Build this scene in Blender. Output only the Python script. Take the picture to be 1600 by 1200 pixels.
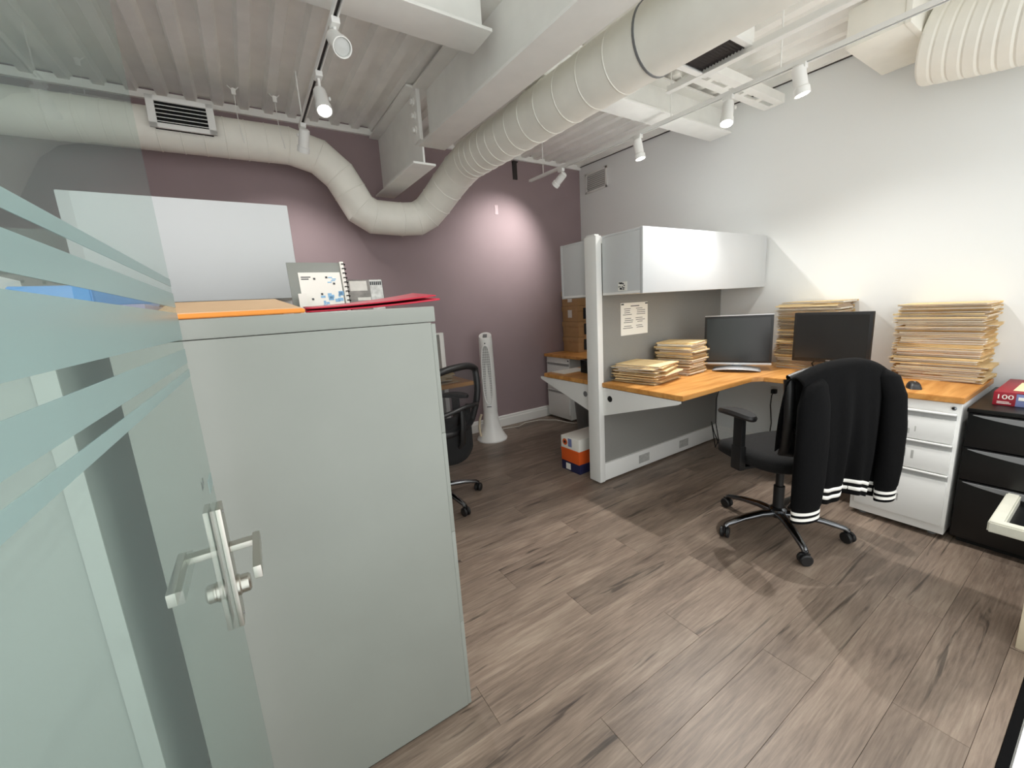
import bpy, bmesh, math, random
from mathutils import Vector, Matrix
random.seed(7)
for o in list(bpy.data.objects): bpy.data.objects.remove(o)
scene = bpy.context.scene
COL = scene.collection
PI = math.pi

# ------------------------------------------------------------------ camera
YAW, PIT, ROL, FPX, EYE = 0.56190519, 0.18913185, -0.06241476, 629.58, 1.29
fw = Vector((math.sin(YAW)*math.cos(PIT), math.cos(YAW)*math.cos(PIT), -math.sin(PIT)))
rt = Vector((math.cos(YAW), -math.sin(YAW), 0)); up = rt.cross(fw)
rt2 = rt*math.cos(ROL)+up*math.sin(ROL); up2 = -rt*math.sin(ROL)+up*math.cos(ROL)
cd = bpy.data.cameras.new('camera'); cam = bpy.data.objects.new('camera', cd); COL.objects.link(cam)
cd.sensor_width = 36; cd.lens = 36*FPX/1600; cd.clip_start = 0.02; cd.clip_end = 50
m = Matrix((rt2, up2, -fw)).transposed().to_4x4(); m.translation = (0, 0, EYE); cam.matrix_world = m
scene.camera = cam

# ------------------------------------------------------------------ world (soft light of the hallway behind the doorway)
w = bpy.data.worlds.new('World'); scene.world = w; w.use_nodes = True
bg = w.node_tree.nodes['Background']; bg.inputs[0].default_value = (0.985, 1.0, 0.99, 1); bg.inputs[1].default_value = 1.7
vs = scene.view_settings
vs.view_transform = 'Standard'; vs.look = 'None'; vs.gamma = 1; vs.use_curve_mapping = False; vs.exposure = 0.24
scene.cycles.diffuse_bounces = 8
SPOT_W = 41.0

# ------------------------------------------------------------------ materials
def srgb(*c):
    return tuple(((v/255)/12.92 if v/255 <= .04045 else ((v/255+.055)/1.055)**2.4) for v in c)+(1,)
MATS = {}
def mat(name, col, rough=.5, metal=0, noise=0, nscale=20, bump=0, spec=.5, rand=0, emit=None, estr=0, stretch=None):
    if name in MATS: return MATS[name]
    m = bpy.data.materials.new(name); m.use_nodes = True; MATS[name] = m
    nt = m.node_tree; b = nt.nodes['Principled BSDF']
    c = srgb(*col) if max(col) > 1 else tuple(col)+(1,)
    b.inputs['Base Color'].default_value = c
    b.inputs['Roughness'].default_value = rough; b.inputs['Metallic'].default_value = metal
    b.inputs['Specular IOR Level'].default_value = spec
    if emit:
        b.inputs['Emission Color'].default_value = tuple(emit)+(1,); b.inputs['Emission Strength'].default_value = estr
    if noise or bump:
        tc = nt.nodes.new('ShaderNodeTexCoord'); src = tc.outputs['Object']
        if stretch:
            mp = nt.nodes.new('ShaderNodeMapping'); mp.inputs['Scale'].default_value = stretch
            nt.links.new(src, mp.inputs[0]); src = mp.outputs[0]
        n = nt.nodes.new('ShaderNodeTexNoise'); n.inputs['Scale'].default_value = nscale; n.inputs['Detail'].default_value = 5
        nt.links.new(src, n.inputs['Vector'])
        if noise:
            r = nt.nodes.new('ShaderNodeMapRange'); r.inputs[1].default_value = .3; r.inputs[2].default_value = .7
            r.inputs[3].default_value = 1-noise; r.inputs[4].default_value = 1+noise
            nt.links.new(n.outputs['Fac'], r.inputs[0])
            v = nt.nodes.new('ShaderNodeHueSaturation'); v.inputs['Color'].default_value = c
            nt.links.new(r.outputs[0], v.inputs['Value']); nt.links.new(v.outputs[0], b.inputs['Base Color'])
            if rand:
                oi = nt.nodes.new('ShaderNodeObjectInfo'); r2 = nt.nodes.new('ShaderNodeMapRange')
                r2.inputs[3].default_value = 1-rand; r2.inputs[4].default_value = 1+rand*.6
                nt.links.new(oi.outputs['Random'], r2.inputs[0]); mu = nt.nodes.new('ShaderNodeMath'); mu.operation = 'MULTIPLY'
                nt.links.new(r.outputs[0], mu.inputs[0]); nt.links.new(r2.outputs[0], mu.inputs[1]); nt.links.new(mu.outputs[0], v.inputs['Value'])
        if bump:
            bp = nt.nodes.new('ShaderNodeBump'); bp.inputs['Strength'].default_value = bump; bp.inputs['Distance'].default_value = .004
            nt.links.new(n.outputs['Fac'], bp.inputs['Height']); nt.links.new(bp.outputs[0], b.inputs['Normal'])
    return m
M_white_wall = mat('white_paint', (233, 235, 234), .85, bump=.05, nscale=120)
M_mauve = mat('mauve_paint', (150, 132, 135), .8, noise=.03, nscale=3, bump=.04)
M_deck = mat('painted_deck', (242, 241, 237), .6, noise=.05, nscale=6)
M_steel = mat('painted_steel', (238, 238, 234), .55, noise=.03, nscale=8)
M_duct = mat('painted_duct', (236, 234, 225), .5, noise=.04, nscale=7)
M_trim = mat('white_trim', (235, 235, 232), .5)
M_offwhite = mat('offwhite_laminate', (233, 233, 230), .38, noise=.01, nscale=4)
M_grey_cab = mat('grey_enamel', (131, 134, 128), .38, noise=.025, nscale=5)
M_bin = mat('white_enamel', (202, 204, 205), .4)
M_fabric = mat('grey_fabric', (140, 139, 135), .95, noise=.06, nscale=250, bump=.3)
M_black = mat('black_plastic', (22, 22, 23), .45, bump=.1, nscale=300)
M_blackmetal = mat('black_enamel', (14, 14, 15), .35)
M_blackfab = mat('black_fabric', (15, 15, 16), .95, noise=.2, nscale=200, bump=.4)
M_jacket = mat('black_jersey', (7, 7, 8), .95, noise=.2, nscale=80, bump=.3, spec=.15)
M_stripe = mat('white_knit', (238, 236, 230), .9)
M_chrome = mat('dark_chrome', (120, 122, 125), .22, metal=1)
M_nickel = mat('brushed_nickel', (196, 192, 184), .28, metal=1)
M_manila = mat('manila_card', (230, 204, 154), .8, noise=.07, nscale=9, rand=.16)
M_paper = mat('paper', (238, 236, 228), .85)
M_cardboard = mat('cardboard', (182, 146, 104), .85, noise=.06, nscale=14)
M_darkprint = mat('dark_print', (32, 38, 42), .6)
M_screen = mat('dark_screen', (38, 38, 38), .18)
M_silver = mat('silver_plastic', (190, 192, 195), .35, metal=.4)
M_cord = mat('cord_black', (18, 18, 18), .5)
M_cordw = mat('cord_white', (222, 220, 212), .5)
M_red = mat('red_card', (186, 32, 58), .55)
M_orange = mat('orange_card', (238, 150, 62), .6)
M_tan = mat('tan_card', (214, 178, 138), .75, noise=.04, nscale=6)
M_blue = mat('blue_card', (72, 140, 205), .5)
M_maroon = mat('maroon_print', (142, 22, 40), .5)
M_lilac = mat('lilac_print', (120, 130, 175), .5)
M_cream = mat('cream_print', (238, 226, 178), .6)
M_greytxt = mat('grey_ink', (70, 72, 74), .7)
M_dark = mat('dark_void', (14, 13, 12), .9)
M_blueink = mat('blue_ink', (140, 185, 220), .7)
M_lamp_on = mat('lamp_glow', (255, 250, 235), .5, emit=(1, .95, .84), estr=14)
M_lamp_off = mat('lamp_lens', (200, 202, 200), .2)
M_brown = mat('dark_brown', (52, 46, 44), .7)
M_beige = mat('beige_board', (202, 188, 162), .6, noise=.04)
M_tray = mat('pale_plastic', (205, 204, 190), .6, noise=.04, nscale=30)
M_grey_plastic = mat('grey_plastic', (120, 121, 122), .5)
M_dirty = mat('scuff', (176, 176, 172), .6, noise=.15, nscale=40)
M_orangebox = mat('orange_box', (222, 92, 28), .6)

def wood_desk():
    m = bpy.data.materials.new('honey_wood'); m.use_nodes = True; nt = m.node_tree; b = nt.nodes['Principled BSDF']
    tc = nt.nodes.new('ShaderNodeTexCoord'); mp = nt.nodes.new('ShaderNodeMapping'); mp.inputs['Scale'].default_value = (.9, 9, 9)
    n = nt.nodes.new('ShaderNodeTexNoise'); n.inputs['Scale'].default_value = 3; n.inputs['Detail'].default_value = 7; n.inputs['Distortion'].default_value = .6
    r = nt.nodes.new('ShaderNodeValToRGB')
    r.color_ramp.elements[0].position = .3; r.color_ramp.elements[0].color = srgb(178, 120, 58)
    r.color_ramp.elements[1].position = .72; r.color_ramp.elements[1].color = srgb(216, 160, 92)
    nt.links.new(tc.outputs['Object'], mp.inputs[0]); nt.links.new(mp.outputs[0], n.inputs['Vector'])
    nt.links.new(n.outputs['Fac'], r.inputs[0]); nt.links.new(r.outputs[0], b.inputs['Base Color']); b.inputs['Roughness'].default_value = .35
    return m
M_desk = wood_desk()

def wood_floor():
    m = bpy.data.materials.new('grey_oak_plank'); m.use_nodes = True; nt = m.node_tree; b = nt.nodes['Principled BSDF']
    L = nt.links.new; N = nt.nodes.new
    tc = N('ShaderNodeTexCoord'); oi = N('ShaderNodeObjectInfo')
    off = N('ShaderNodeVectorMath'); off.operation = 'MULTIPLY_ADD'
    cmb = N('ShaderNodeCombineXYZ')
    for i, k in enumerate((37.0, 91.0, 13.0)):
        mm = N('ShaderNodeMath'); mm.operation = 'MULTIPLY'; mm.inputs[1].default_value = k; L(oi.outputs['Random'], mm.inputs[0]); L(mm.outputs[0], cmb.inputs[i])
    add = N('ShaderNodeVectorMath'); add.operation = 'ADD'; L(tc.outputs['Object'], add.inputs[0]); L(cmb.outputs[0], add.inputs[1])
    def noise(scale, vec, detail=6, dist=0.0, rough=.55):
        mp = N('ShaderNodeMapping'); mp.inputs['Scale'].default_value = vec; L(add.outputs[0], mp.inputs[0])
        n = N('ShaderNodeTexNoise'); n.inputs['Scale'].default_value = scale; n.inputs['Detail'].default_value = detail
        n.inputs['Distortion'].default_value = dist; n.inputs['Roughness'].default_value = rough
        L(mp.outputs[0], n.inputs['Vector']); return n.outputs['Fac']
    broad = noise(2.2, (.9, 5.5, 1), 5, .9)
    fine = noise(9, (.8, 13, 1), 8, .3, .65)
    cloud = noise(3.0, (1, 2.0, 1), 3)
    crack = noise(2.6, (.55, 8, 1), 4, 1.4)
    ramp = N('ShaderNodeValToRGB'); e = ramp.color_ramp.elements
    e[0].position = .28; e[0].color = srgb(76, 64, 56); e[1].position = .74; e[1].color = srgb(160, 145, 129)
    x = ramp.color_ramp.elements.new(.5); x.color = srgb(126, 110, 97)
    mix = N('ShaderNodeMath'); mix.operation = 'MULTIPLY_ADD'; mix.inputs[1].default_value = .5; L(broad, mix.inputs[0])
    f2 = N('ShaderNodeMath'); f2.operation = 'MULTIPLY'; f2.inputs[1].default_value = .5; L(fine, f2.inputs[0]); L(f2.outputs[0], mix.inputs[2])
    L(mix.outputs[0], ramp.inputs[0])
    cr = N('ShaderNodeMapRange'); cr.inputs[1].default_value = .315; cr.inputs[2].default_value = .385; cr.inputs[3].default_value = .38; cr.inputs[4].default_value = 1; L(crack, cr.inputs[0])
    tone = N('ShaderNodeMapRange'); tone.inputs[3].default_value = .82; tone.inputs[4].default_value = 1.14; L(oi.outputs['Random'], tone.inputs[0])
    cl = N('ShaderNodeMapRange'); cl.inputs[1].default_value = .3; cl.inputs[2].default_value = .7; cl.inputs[3].default_value = .86; cl.inputs[4].default_value = 1.12; L(cloud, cl.inputs[0])
    p1 = N('ShaderNodeMath'); p1.operation = 'MULTIPLY'; L(cr.outputs[0], p1.inputs[0]); L(tone.outputs[0], p1.inputs[1])
    p2 = N('ShaderNodeMath'); p2.operation = 'MULTIPLY'; L(p1.outputs[0], p2.inputs[0]); L(cl.outputs[0], p2.inputs[1])
    hs = N('ShaderNodeHueSaturation'); L(ramp.outputs[0], hs.inputs['Color']); L(p2.outputs[0], hs.inputs['Value']); L(hs.outputs[0], b.inputs['Base Color'])
    b.inputs['Roughness'].default_value = .42
    bp = N('ShaderNodeBump'); bp.inputs['Strength'].default_value = .25; bp.inputs['Distance'].default_value = .002; L(fine, bp.inputs['Height']); L(bp.outputs[0], b.inputs['Normal'])
    return m
M_floor = wood_floor()

def clear_glass(name, tint, haze):
    m = bpy.data.materials.new(name); m.use_nodes = True; nt = m.node_tree
    nt.nodes.remove(nt.nodes['Principled BSDF']); out = nt.nodes['Material Output']; L = nt.links.new; N = nt.nodes.new
    t = N('ShaderNodeBsdfTransparent'); t.inputs[0].default_value = tint+(1,)
    d = N('ShaderNodeBsdfDiffuse'); d.inputs[0].default_value = (.44, .555, .55, 1)
    tr = N('ShaderNodeBsdfTranslucent'); tr.inputs[0].default_value = (.44, .555, .55, 1)
    m0 = N('ShaderNodeMixShader'); m0.inputs[0].default_value = .5; L(d.outputs[0], m0.inputs[1]); L(tr.outputs[0], m0.inputs[2])
    m1 = N('ShaderNodeMixShader'); m1.inputs[0].default_value = haze; L(t.outputs[0], m1.inputs[1]); L(m0.outputs[0], m1.inputs[2])
    g = N('ShaderNodeBsdfGlossy'); g.inputs['Roughness'].default_value = .01 if haze < .5 else .25
    fr = N('ShaderNodeFresnel'); fr.inputs[0].default_value = 1.15
    geo = N('ShaderNodeNewGeometry'); inv = N('ShaderNodeMath'); inv.operation = 'SUBTRACT'; inv.inputs[0].default_value = 1; L(geo.outputs['Backfacing'], inv.inputs[1])
    fm = N('ShaderNodeMath'); fm.operation = 'MULTIPLY'; L(fr.outputs[0], fm.inputs[0]); L(inv.outputs[0], fm.inputs[1])
    m2 = N('ShaderNodeMixShader'); L(fm.outputs[0], m2.inputs[0]); L(m1.outputs[0], m2.inputs[1]); L(g.outputs[0], m2.inputs[2])
    L(m2.outputs[0], out.inputs[0]); return m
M_glass = clear_glass('door_glass', (.90, .95, .93), .09)
M_frost = clear_glass('frosted_film', (.85, .95, .93), .82)
def mesh_fabric():
    m = bpy.data.materials.new('chair_mesh'); m.use_nodes = True; nt = m.node_tree; b = nt.nodes['Principled BSDF']; out = nt.nodes['Material Output']
    b.inputs['Base Color'].default_value = (.012, .012, .013, 1); b.inputs['Roughness'].default_value = .8
    t = nt.nodes.new('ShaderNodeBsdfTransparent'); mx = nt.nodes.new('ShaderNodeMixShader'); mx.inputs[0].default_value = .62
    nt.links.new(t.outputs[0], mx.inputs[1]); nt.links.new(b.outputs[0], mx.inputs[2]); nt.links.new(mx.outputs[0], out.inputs[0]); return m
M_mesh = mesh_fabric()

# ------------------------------------------------------------------ mesh helpers
class MB:
    def __init__(s): s.bm = bmesh.new()
    def _add(s, tb, M=None):
        if M is not None: bmesh.ops.transform(tb, matrix=M, verts=tb.verts)
        me = bpy.data.meshes.new('t'); tb.to_mesh(me); tb.free(); s.bm.from_mesh(me); bpy.data.meshes.remove(me); return s
    def box(s, x0, x1, y0, y1, z0, z1, bev=0, seg=2, M=None):
        tb = bmesh.new(); bmesh.ops.create_cube(tb, size=1)
        for v in tb.verts: v.co = Vector(((x0+x1)/2+v.co.x*(x1-x0), (y0+y1)/2+v.co.y*(y1-y0), (z0+z1)/2+v.co.z*(z1-z0)))
        if bev: bmesh.ops.bevel(tb, geom=tb.edges[:], offset=bev, segments=seg, affect='EDGES', profile=.6)
        return s._add(tb, M)
    def bar(s, p0, p1, wd, ht, bev=0, roll=0):
        p0 = Vector(p0); p1 = Vector(p1); d = p1-p0; L = d.length; y = d.normalized()
        x = y.cross(Vector((0, 0, 1)))
        x = Vector((1, 0, 0)) if x.length < 1e-5 else x.normalized()
        z = x.cross(y)
        M = Matrix((x, y, z)).transposed().to_4x4(); M.translation = (p0+p1)/2
        if roll: M = M @ Matrix.Rotation(roll, 4, 'Y')
        return s.box(-wd/2, wd/2, -L/2, L/2, -ht/2, ht/2, bev, M=M)
    def tube(s, pts, r, n=12, cap=True, flat=1.0):
        pts = [Vector(p) for p in pts]; rs = r if isinstance(r, (list, tuple)) else [r]*len(pts)
        bm = s.bm; rings = []; T = [(pts[i+1]-pts[i]).normalized() for i in range(len(pts)-1)]
        ref = Vector((0, 0, 1)) if abs(T[0].z) < .9 else Vector((1, 0, 0))
        u = (ref-T[0]*ref.dot(T[0])).normalized()
        for i, p in enumerate(pts):
            tin = T[max(i-1, 0)]; tout = T[min(i, len(T)-1)]
            # carry frame on the incoming segment, project ring onto the mitre plane
            u = (u-tin*u.dot(tin)).normalized(); v = tin.cross(u)
            nb = (tin+tout).normalized(); ring = []
            for k in range(n):
                a = 2*PI*k/n; q = u*math.cos(a)*rs[i]*flat+v*math.sin(a)*rs[i]
                q = q-tin*(q.dot(nb)/max(tin.dot(nb), .2)); ring.append(bm.verts.new(p+q))
            rings.append(ring); u = (u-tout*u.dot(tout)).normalized()
        for a, b in zip(rings, rings[1:]):
            for k in range(n): bm.faces.new((a[k], a[(k+1) % n], b[(k+1) % n], b[k]))
        if cap: bm.faces.new(rings[0][::-1]); bm.faces.new(rings[-1])
        return s
    def lathe(s, prof, n=24, M=None):
        tb = bmesh.new(); rings = []
        for r, z in prof: rings.append([tb.verts.new((r*math.cos(2*PI*k/n), r*math.sin(2*PI*k/n), z)) for k in range(n)])
        for a, b in zip(rings, rings[1:]):
            for k in range(n): tb.faces.new((a[k], a[(k+1) % n], b[(k+1) % n], b[k]))
        tb.faces.new(rings[0][::-1]); tb.faces.new(rings[-1]); return s._add(tb, M)
    def prism(s, poly, z0, z1, M=None, bev=0):
        tb = bmesh.new(); a = [tb.verts.new((x, y, z0)) for x, y in poly]; b = [tb.verts.new((x, y, z1)) for x, y in poly]; n = len(poly)
        tb.faces.new(a[::-1]); tb.faces.new(b)
        for k in range(n): tb.faces.new((a[k], a[(k+1) % n], b[(k+1) % n], b[k]))
        bmesh.ops.recalc_face_normals(tb, faces=tb.faces[:])
        if bev: bmesh.ops.bevel(tb, geom=tb.edges[:], offset=bev, segments=2, affect='EDGES')
        return s._add(tb, M)
    def grid(s, fn, nu, nv):
        vs = [[s.bm.verts.new(fn(i/nu, j/nv)) for j in range(nv+1)] for i in range(nu+1)]
        for i in range(nu):
            for j in range(nv): s.bm.faces.new((vs[i][j], vs[i+1][j], vs[i+1][j+1], vs[i][j+1]))
        return s
    def mesh(s, name, material, smooth=40):
        bmesh.ops.recalc_face_normals(s.bm, faces=s.bm.faces[:])
        me = bpy.data.meshes.new(name); s.bm.to_mesh(me); s.bm.free(); me.materials.append(material)
        if smooth:
            me.shade_smooth(); me.set_sharp_from_angle(angle=math.radians(smooth))
        return me
    def build(s, name, material, parent=None, smooth=40, label=None):
        o = bpy.data.objects.new(name, s.mesh(name, material, smooth)); COL.objects.link(o)
        if parent: o.parent = parent
        if label: o['label'] = label
        return o
def tag(o, label, cat, group=None):
    o['label'] = label; o['category'] = cat
    if group: o['group'] = group
    return o
def thing(name, label, cat, loc=(0, 0, 0), rz=0, group=None):
    o = bpy.data.objects.new(name, None); COL.objects.link(o); o.empty_display_size = .1
    o.location = loc; o.rotation_euler = (0, 0, rz); return tag(o, label, cat, group)
def struct(o, label=None):
    o['kind'] = 'structure'
    if label: o['label'] = label
    return o
def inst(name, me, parent, loc=(0, 0, 0), rot=(0, 0, 0)):
    o = bpy.data.objects.new(name, me); COL.objects.link(o); o.parent = parent; o.location = loc; o.rotation_euler = rot; return o
def text(body, size, material, parent, M, name='lettering', extrude=.0004, sx=1.0, align='CENTER'):
    cu = bpy.data.curves.new('txt', 'FONT'); cu.body = body; cu.size = size; cu.extrude = extrude; cu.align_x = align; cu.align_y = 'CENTER'
    t = bpy.data.objects.new('txt', cu); COL.objects.link(t)
    dg = bpy.context.evaluated_depsgraph_get(); me = bpy.data.meshes.new_from_object(t.evaluated_get(dg))
    bpy.data.objects.remove(t); me.transform(Matrix.Diagonal((sx, 1, 1, 1))); me.transform(M); me.materials.clear(); me.materials.append(material)
    o = bpy.data.objects.new(name, me); COL.objects.link(o); o.parent = parent; return o
def basis(x, y, z, t):
    M = Matrix((Vector(x), Vector(y), Vector(z))).transposed().to_4x4(); M.translation = t; return M
FACE_W = lambda t: basis((0, -1, 0), (0, 0, 1), (-1, 0, 0), t)   # text read when looking east (+x)
FACE_S = lambda t: basis((1, 0, 0), (0, 0, 1), (0, -1, 0), t)    # text read when looking north (+y)

# ------------------------------------------------------------------ the room
XE, YN, XW, YS, CE = 3.42, 3.71, -1.7, -.45, -.25
zc = lambda y: 2.70+.036*(y-1.2)

TH = .068      # room floor ends at the black threshold strip of the doorway
mb = MB().box(XW, XE+.1, TH, YN+.1, -.06, -.0125); mb.box(2.085, XE+.1, YS, TH, -.06, -.0125)
floor = struct(mb.build('floor', M_brown, smooth=0), 'dark grey-brown wood plank floor')
PW, PL = .165, 1.22
pm = {}
def plank_mesh(L, W_):
    k = (round(L, 2), round(W_, 3))
    if k not in pm: pm[k] = MB().box(0, k[0]-.0007, 0, k[1]-.0007, -.012, 0, bev=.0007, seg=1).mesh('plank', M_floor, 30)
    return pm[k]
y = .445-PW*6
row = 0
while y < YN-.01:
    x = XW+[.0, .53, .95, .28, .77, .12, .66][row % 7]-PL
    y0 = y
    while x < XE:
        x0, x1 = max(x, XW), min(x+PL, XE+.05)
        pcs = [(x0, x1, y, min(PW, YN+.02-y))]
        if y < TH: pcs = [(x0, min(x1, 2.084), TH, y+PW-TH), (max(x0, 2.085), x1, y, PW)]
        for a, b, yy, wdt in pcs:
            if b-a > .03 and wdt > .01 and yy > YS: inst('plank', plank_mesh(b-a, wdt), floor, (a, yy, 0))
        x += PL
    y += PW; row += 1
struct(MB().box(XW, 2.083, TH-.021, TH-.001, -.05, .002, .001).build('trim_3', mat('matte_black', (10, 10, 11), .9, spec=.1), smooth=0), 'black metal threshold strip of the doorway')
hall = struct(MB().box(XW, 2.083, -1.9, TH-.0215, -.06, -.011).build('floor_hall', M_steel, smooth=0), 'white tiled hallway floor')
me = MB().box(0, .597, 0, .297, -.0105, 0, bev=.001, seg=1).mesh('tile', mat('white_tile', (232, 234, 236), .25), 30)
for ix in range(6):
    for iy in range(6): inst('tile', me, hall, (2.083-.6*(ix+1)-.0, TH-.022-.3*(iy+1), 0))

# corrugated steel roof deck, falling slightly to the south
prof = []
x = XW-.1
while x < XE+.15:
    prof += [(x, 0), (x+.052, 0), (x+.066, .04), (x+.138, .04)]; x += .152
mb = MB(); va = []; vb = []
for px, pz in prof:
    va.append(mb.bm.verts.new((px, CE, zc(CE)+pz))); vb.append(mb.bm.verts.new((px, YN+.05, zc(YN+.05)+pz)))
for i in range(len(prof)-1): mb.bm.faces.new((va[i], va[i+1], vb[i+1], vb[i]))
ceil_o = struct(mb.build('ceiling', M_deck, smooth=0), 'white painted corrugated steel roof deck')
sm = ceil_o.modifiers.new('thick', 'SOLIDIFY'); sm.thickness = .004; sm.offset = 1

struct(MB().box(XW-.1, XE+.1, YN, YN+.1, 0, 2.86).build('wall_north', M_mauve, smooth=0), 'mauve painted far wall')
struct(MB().box(XE, XE+.1, YS, YN, 0, 2.83).build('wall_east', M_white_wall, smooth=0), 'white painted side wall')
struct(MB().box(XW-.1, XW, YS, YN, 0, 2.83).build('wall_west', M_white_wall, smooth=0), 'white painted wall behind the cabinets')
mb = MB().bar((XW, YN-.012, zc(YN)-.004), (XE, YN-.012, zc(YN)-.004), .024, .05); struct(mb.build('trim_1', M_deck, smooth=0), 'white steel angle closing the roof deck at the mauve wall')
mb = MB().bar((XE-.008, CE, zc(CE)+.012), (XE-.008, YN-.03, zc(YN-.03)+.012), .016, .03); struct(mb.build('trim_2', M_brown, smooth=0), 'thin dark joint between roof deck and white wall')
bb = [(0, 0), (-.016, 0), (-.016, .085), (-.011, .095), (-.011, .108), (-.006, .118), (0, .12)]
struct(MB().prism(bb, XW, XE, M=basis((0, 1, 0), (0, 0, 1), (1, 0, 0), (0, YN, 0))).build('baseboard_north', M_trim, smooth=20), 'white moulded baseboard under the mauve wall')
struct(MB().prism(bb, YS, YN, M=basis((1, 0, 0), (0, 0, 1), (0, 1, 0), (XE, 0, 0))).build('baseboard_east', M_trim, smooth=20), 'white moulded baseboard along the white wall')

# ------------------------------------------------------------------ glass door standing open on the left
DX = -.1; DY0, DY1 = -.02, .882
door = struct(bpy.data.objects.new('door_1', None), 'frameless glass door with frosted stripes and nickel lever handle'); COL.objects.link(door)
MB().box(DX-.010, DX, DY0, DY1, .01, 2.1, bev=.001, seg=1).build('glass_pane', M_glass, door, 0)
for z0, z1 in ((1.357, 1.369), (1.323, 1.346), (1.270, 1.314), (1.230, 1.254), (1.207, 1.219)):
    MB().box(DX+.0002, DX+.0008, DY0+.002, DY1-.001, z0, z1).build('frosted_stripe', M_frost, door, 0)
YH = DY1-.028
def lever(sgn, nm):
    x0 = DX if sgn > 0 else DX-.010
    pl = MB().box(min(x0, x0+sgn*.008), max(x0, x0+sgn*.008), YH-.022, YH+.022, .742, .975, bev=.0015).build('handle_plate', M_nickel, door)
    xa = x0+sgn*.008
    mb = MB().bar((xa, YH-.004, .893), (xa+sgn*.048, YH-.004, .893), .022, .012, .002)
    mb.bar((xa+sgn*.042, YH+.007, .893), (xa+sgn*.042, YH-.125, .893), .012, .022, .002)
    mb.build('lever', M_nickel, pl)
    rot = basis((0, 1, 0), (0, 0, 1), (sgn, 0, 0), (xa, YH-.004, .815))
    MB().lathe([(.019, 0), (.019, .004), (.0165, .006), (.0165, .018), (.013, .021)], 12, rot).build('thumb_turn', M_nickel, pl)
    for zz in (.962, .755):
        MB().lathe([(.003, 0), (.003, .001), (.002, .0012)], 10, basis((0, 1, 0), (0, 0, 1), (sgn, 0, 0), (xa, YH, zz))).build('screw', M_grey_plastic, pl)
lever(1, 'in'); lever(-1, 'out')
lab = MB().box(DX+.0002, DX+.0006, YH-.030, YH+.022, 1.010, 1.032).build('sign_film', M_frost, door, 0, label='small frosted film with the word Pull')
text('Pull', .022, M_greytxt, lab, FACE_W((DX-.0108, YH-.004, 1.02)), extrude=.0002)
for zz in (.35, 1.85):
    MB().box(DX-.022, DX+.012, DY0-.012, DY0+.05, zz-.045, zz+.045, bev=.003).build('hinge', M_nickel, door)

# ------------------------------------------------------------------ steel beams
def ibeam(name, label, p0, p1, wd, ht, tf=.014, tw=.012):
    "p0,p1: centre of the underside"
    p0 = Vector(p0); p1 = Vector(p1); t = thing(name, label, 'beam', (0, 0, 0))
    MB().bar(p0+Vector((0, 0, tf/2)), p1+Vector((0, 0, tf/2)), wd, tf, .002).build('bottom_flange', M_steel, t)
    MB().bar(p0+Vector((0, 0, ht/2)), p1+Vector((0, 0, ht/2)), tw, ht-2*tf).build('web', M_steel, t)
    MB().bar(p0+Vector((0, 0, ht-tf/2)), p1+Vector((0, 0, ht-tf/2)), wd, tf, .002).build('top_flange', M_steel, t)
    return t
g = ibeam('steel_girder', 'long white I-beam running along the ceiling beside the big duct', (1.213, 2.755, 2.372), (1.213, CE+.02, 2.372-.04*(2.735-CE)), .19, .36)
h = ibeam('steel_girder', 'short deep white I-beam stub joining the long beam to the mauve wall', (1.155, YN-.002, 2.285), (1.155, 2.76, 2.265), .16, .47)
pl = MB().box(1.135, 1.149, 2.755, 2.87, 2.42, 2.73, bev=.002).build('splice_plate', M_steel, h)
for k in range(3):
    MB().lathe([(.024, 0), (.024, .008), (.016, .010), (.016, .022), (.012, .026)], 6, basis((0, 1, 0), (0, 0, 1), (-1, 0, 0), (1.135, 2.81, 2.49+.085*k))).build('bolt', M_steel, pl)
ibeam('steel_joist', 'white cross beam near the white wall above the track lights', (1.32, 2.0, 2.50), (3.345, 2.0, 2.50), .175, .21)
ibeam('steel_joist', 'white cross beam meeting the long beam above the left track', (-1.6, 1.835, 2.50), (1.11, 1.835, 2.50), .185, .2)

# ------------------------------------------------------------------ round ducts
def duct(name, label, pts, r, ringat, mat_=M_duct, n=40):
    t = thing(name, label, 'duct')
    mb = MB(); mb.tube(pts, r, n); body = mb.build('duct_body', mat_, t, 25)
    ring = MB(); 
    tor = bmesh.new()
    R0 = .132
    prof = [(R0-.004, -.005), (R0+.0025, -.003), (R0+.0035, 0), (R0+.0025, .003), (R0-.004, .005)]
    rings = [[tor.verts.new((a*math.cos(2*PI*k/n), a*math.sin(2*PI*k/n), z)) for k in range(n)] for a, z in prof]
    for a, b in zip(rings, rings[1:]):
        for k in range(n): tor.faces.new((a[k], a[(k+1) % n], b[(k+1) % n], b[k]))
    ring._add(tor); me = ring.mesh('seam', mat_, 60)
    for p, d, rr in ringat:
        q = Vector(d).normalized().to_track_quat('Z', 'Y'); o = inst('seam', me, t, p); o.rotation_mode = 'QUATERNION'; o.rotation_quaternion = q; o.scale = (rr/.132, rr/.132, 1)
    return t
zy = lambda y: 2.33+.036*(y-1.6)
P = [(-1.65, 3.42, 2.47), (.42, 3.42, 2.495), (.607, 3.42, 2.448), (.737, 3.42, 2.338), (.80, 3.42, 2.225), (.86, 3.42, 2.112), (.955, 3.42, 2.056), (1.179, 3.42, 2.05),
     (1.312, 3.41, 2.06), (1.395, 3.37, 2.107), (1.45, 3.29, 2.18), (1.50, 3.17, 2.27), (1.54, 3.02, 2.345), (1.55, 2.85, zy(2.85)), (1.55, CE+.02, zy(CE))]
RAD = [.119, .119, .121, .123, .124, .125, .127, .128, .129, .130, .131, .132, .132, .132, .134]
ringat = []
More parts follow.
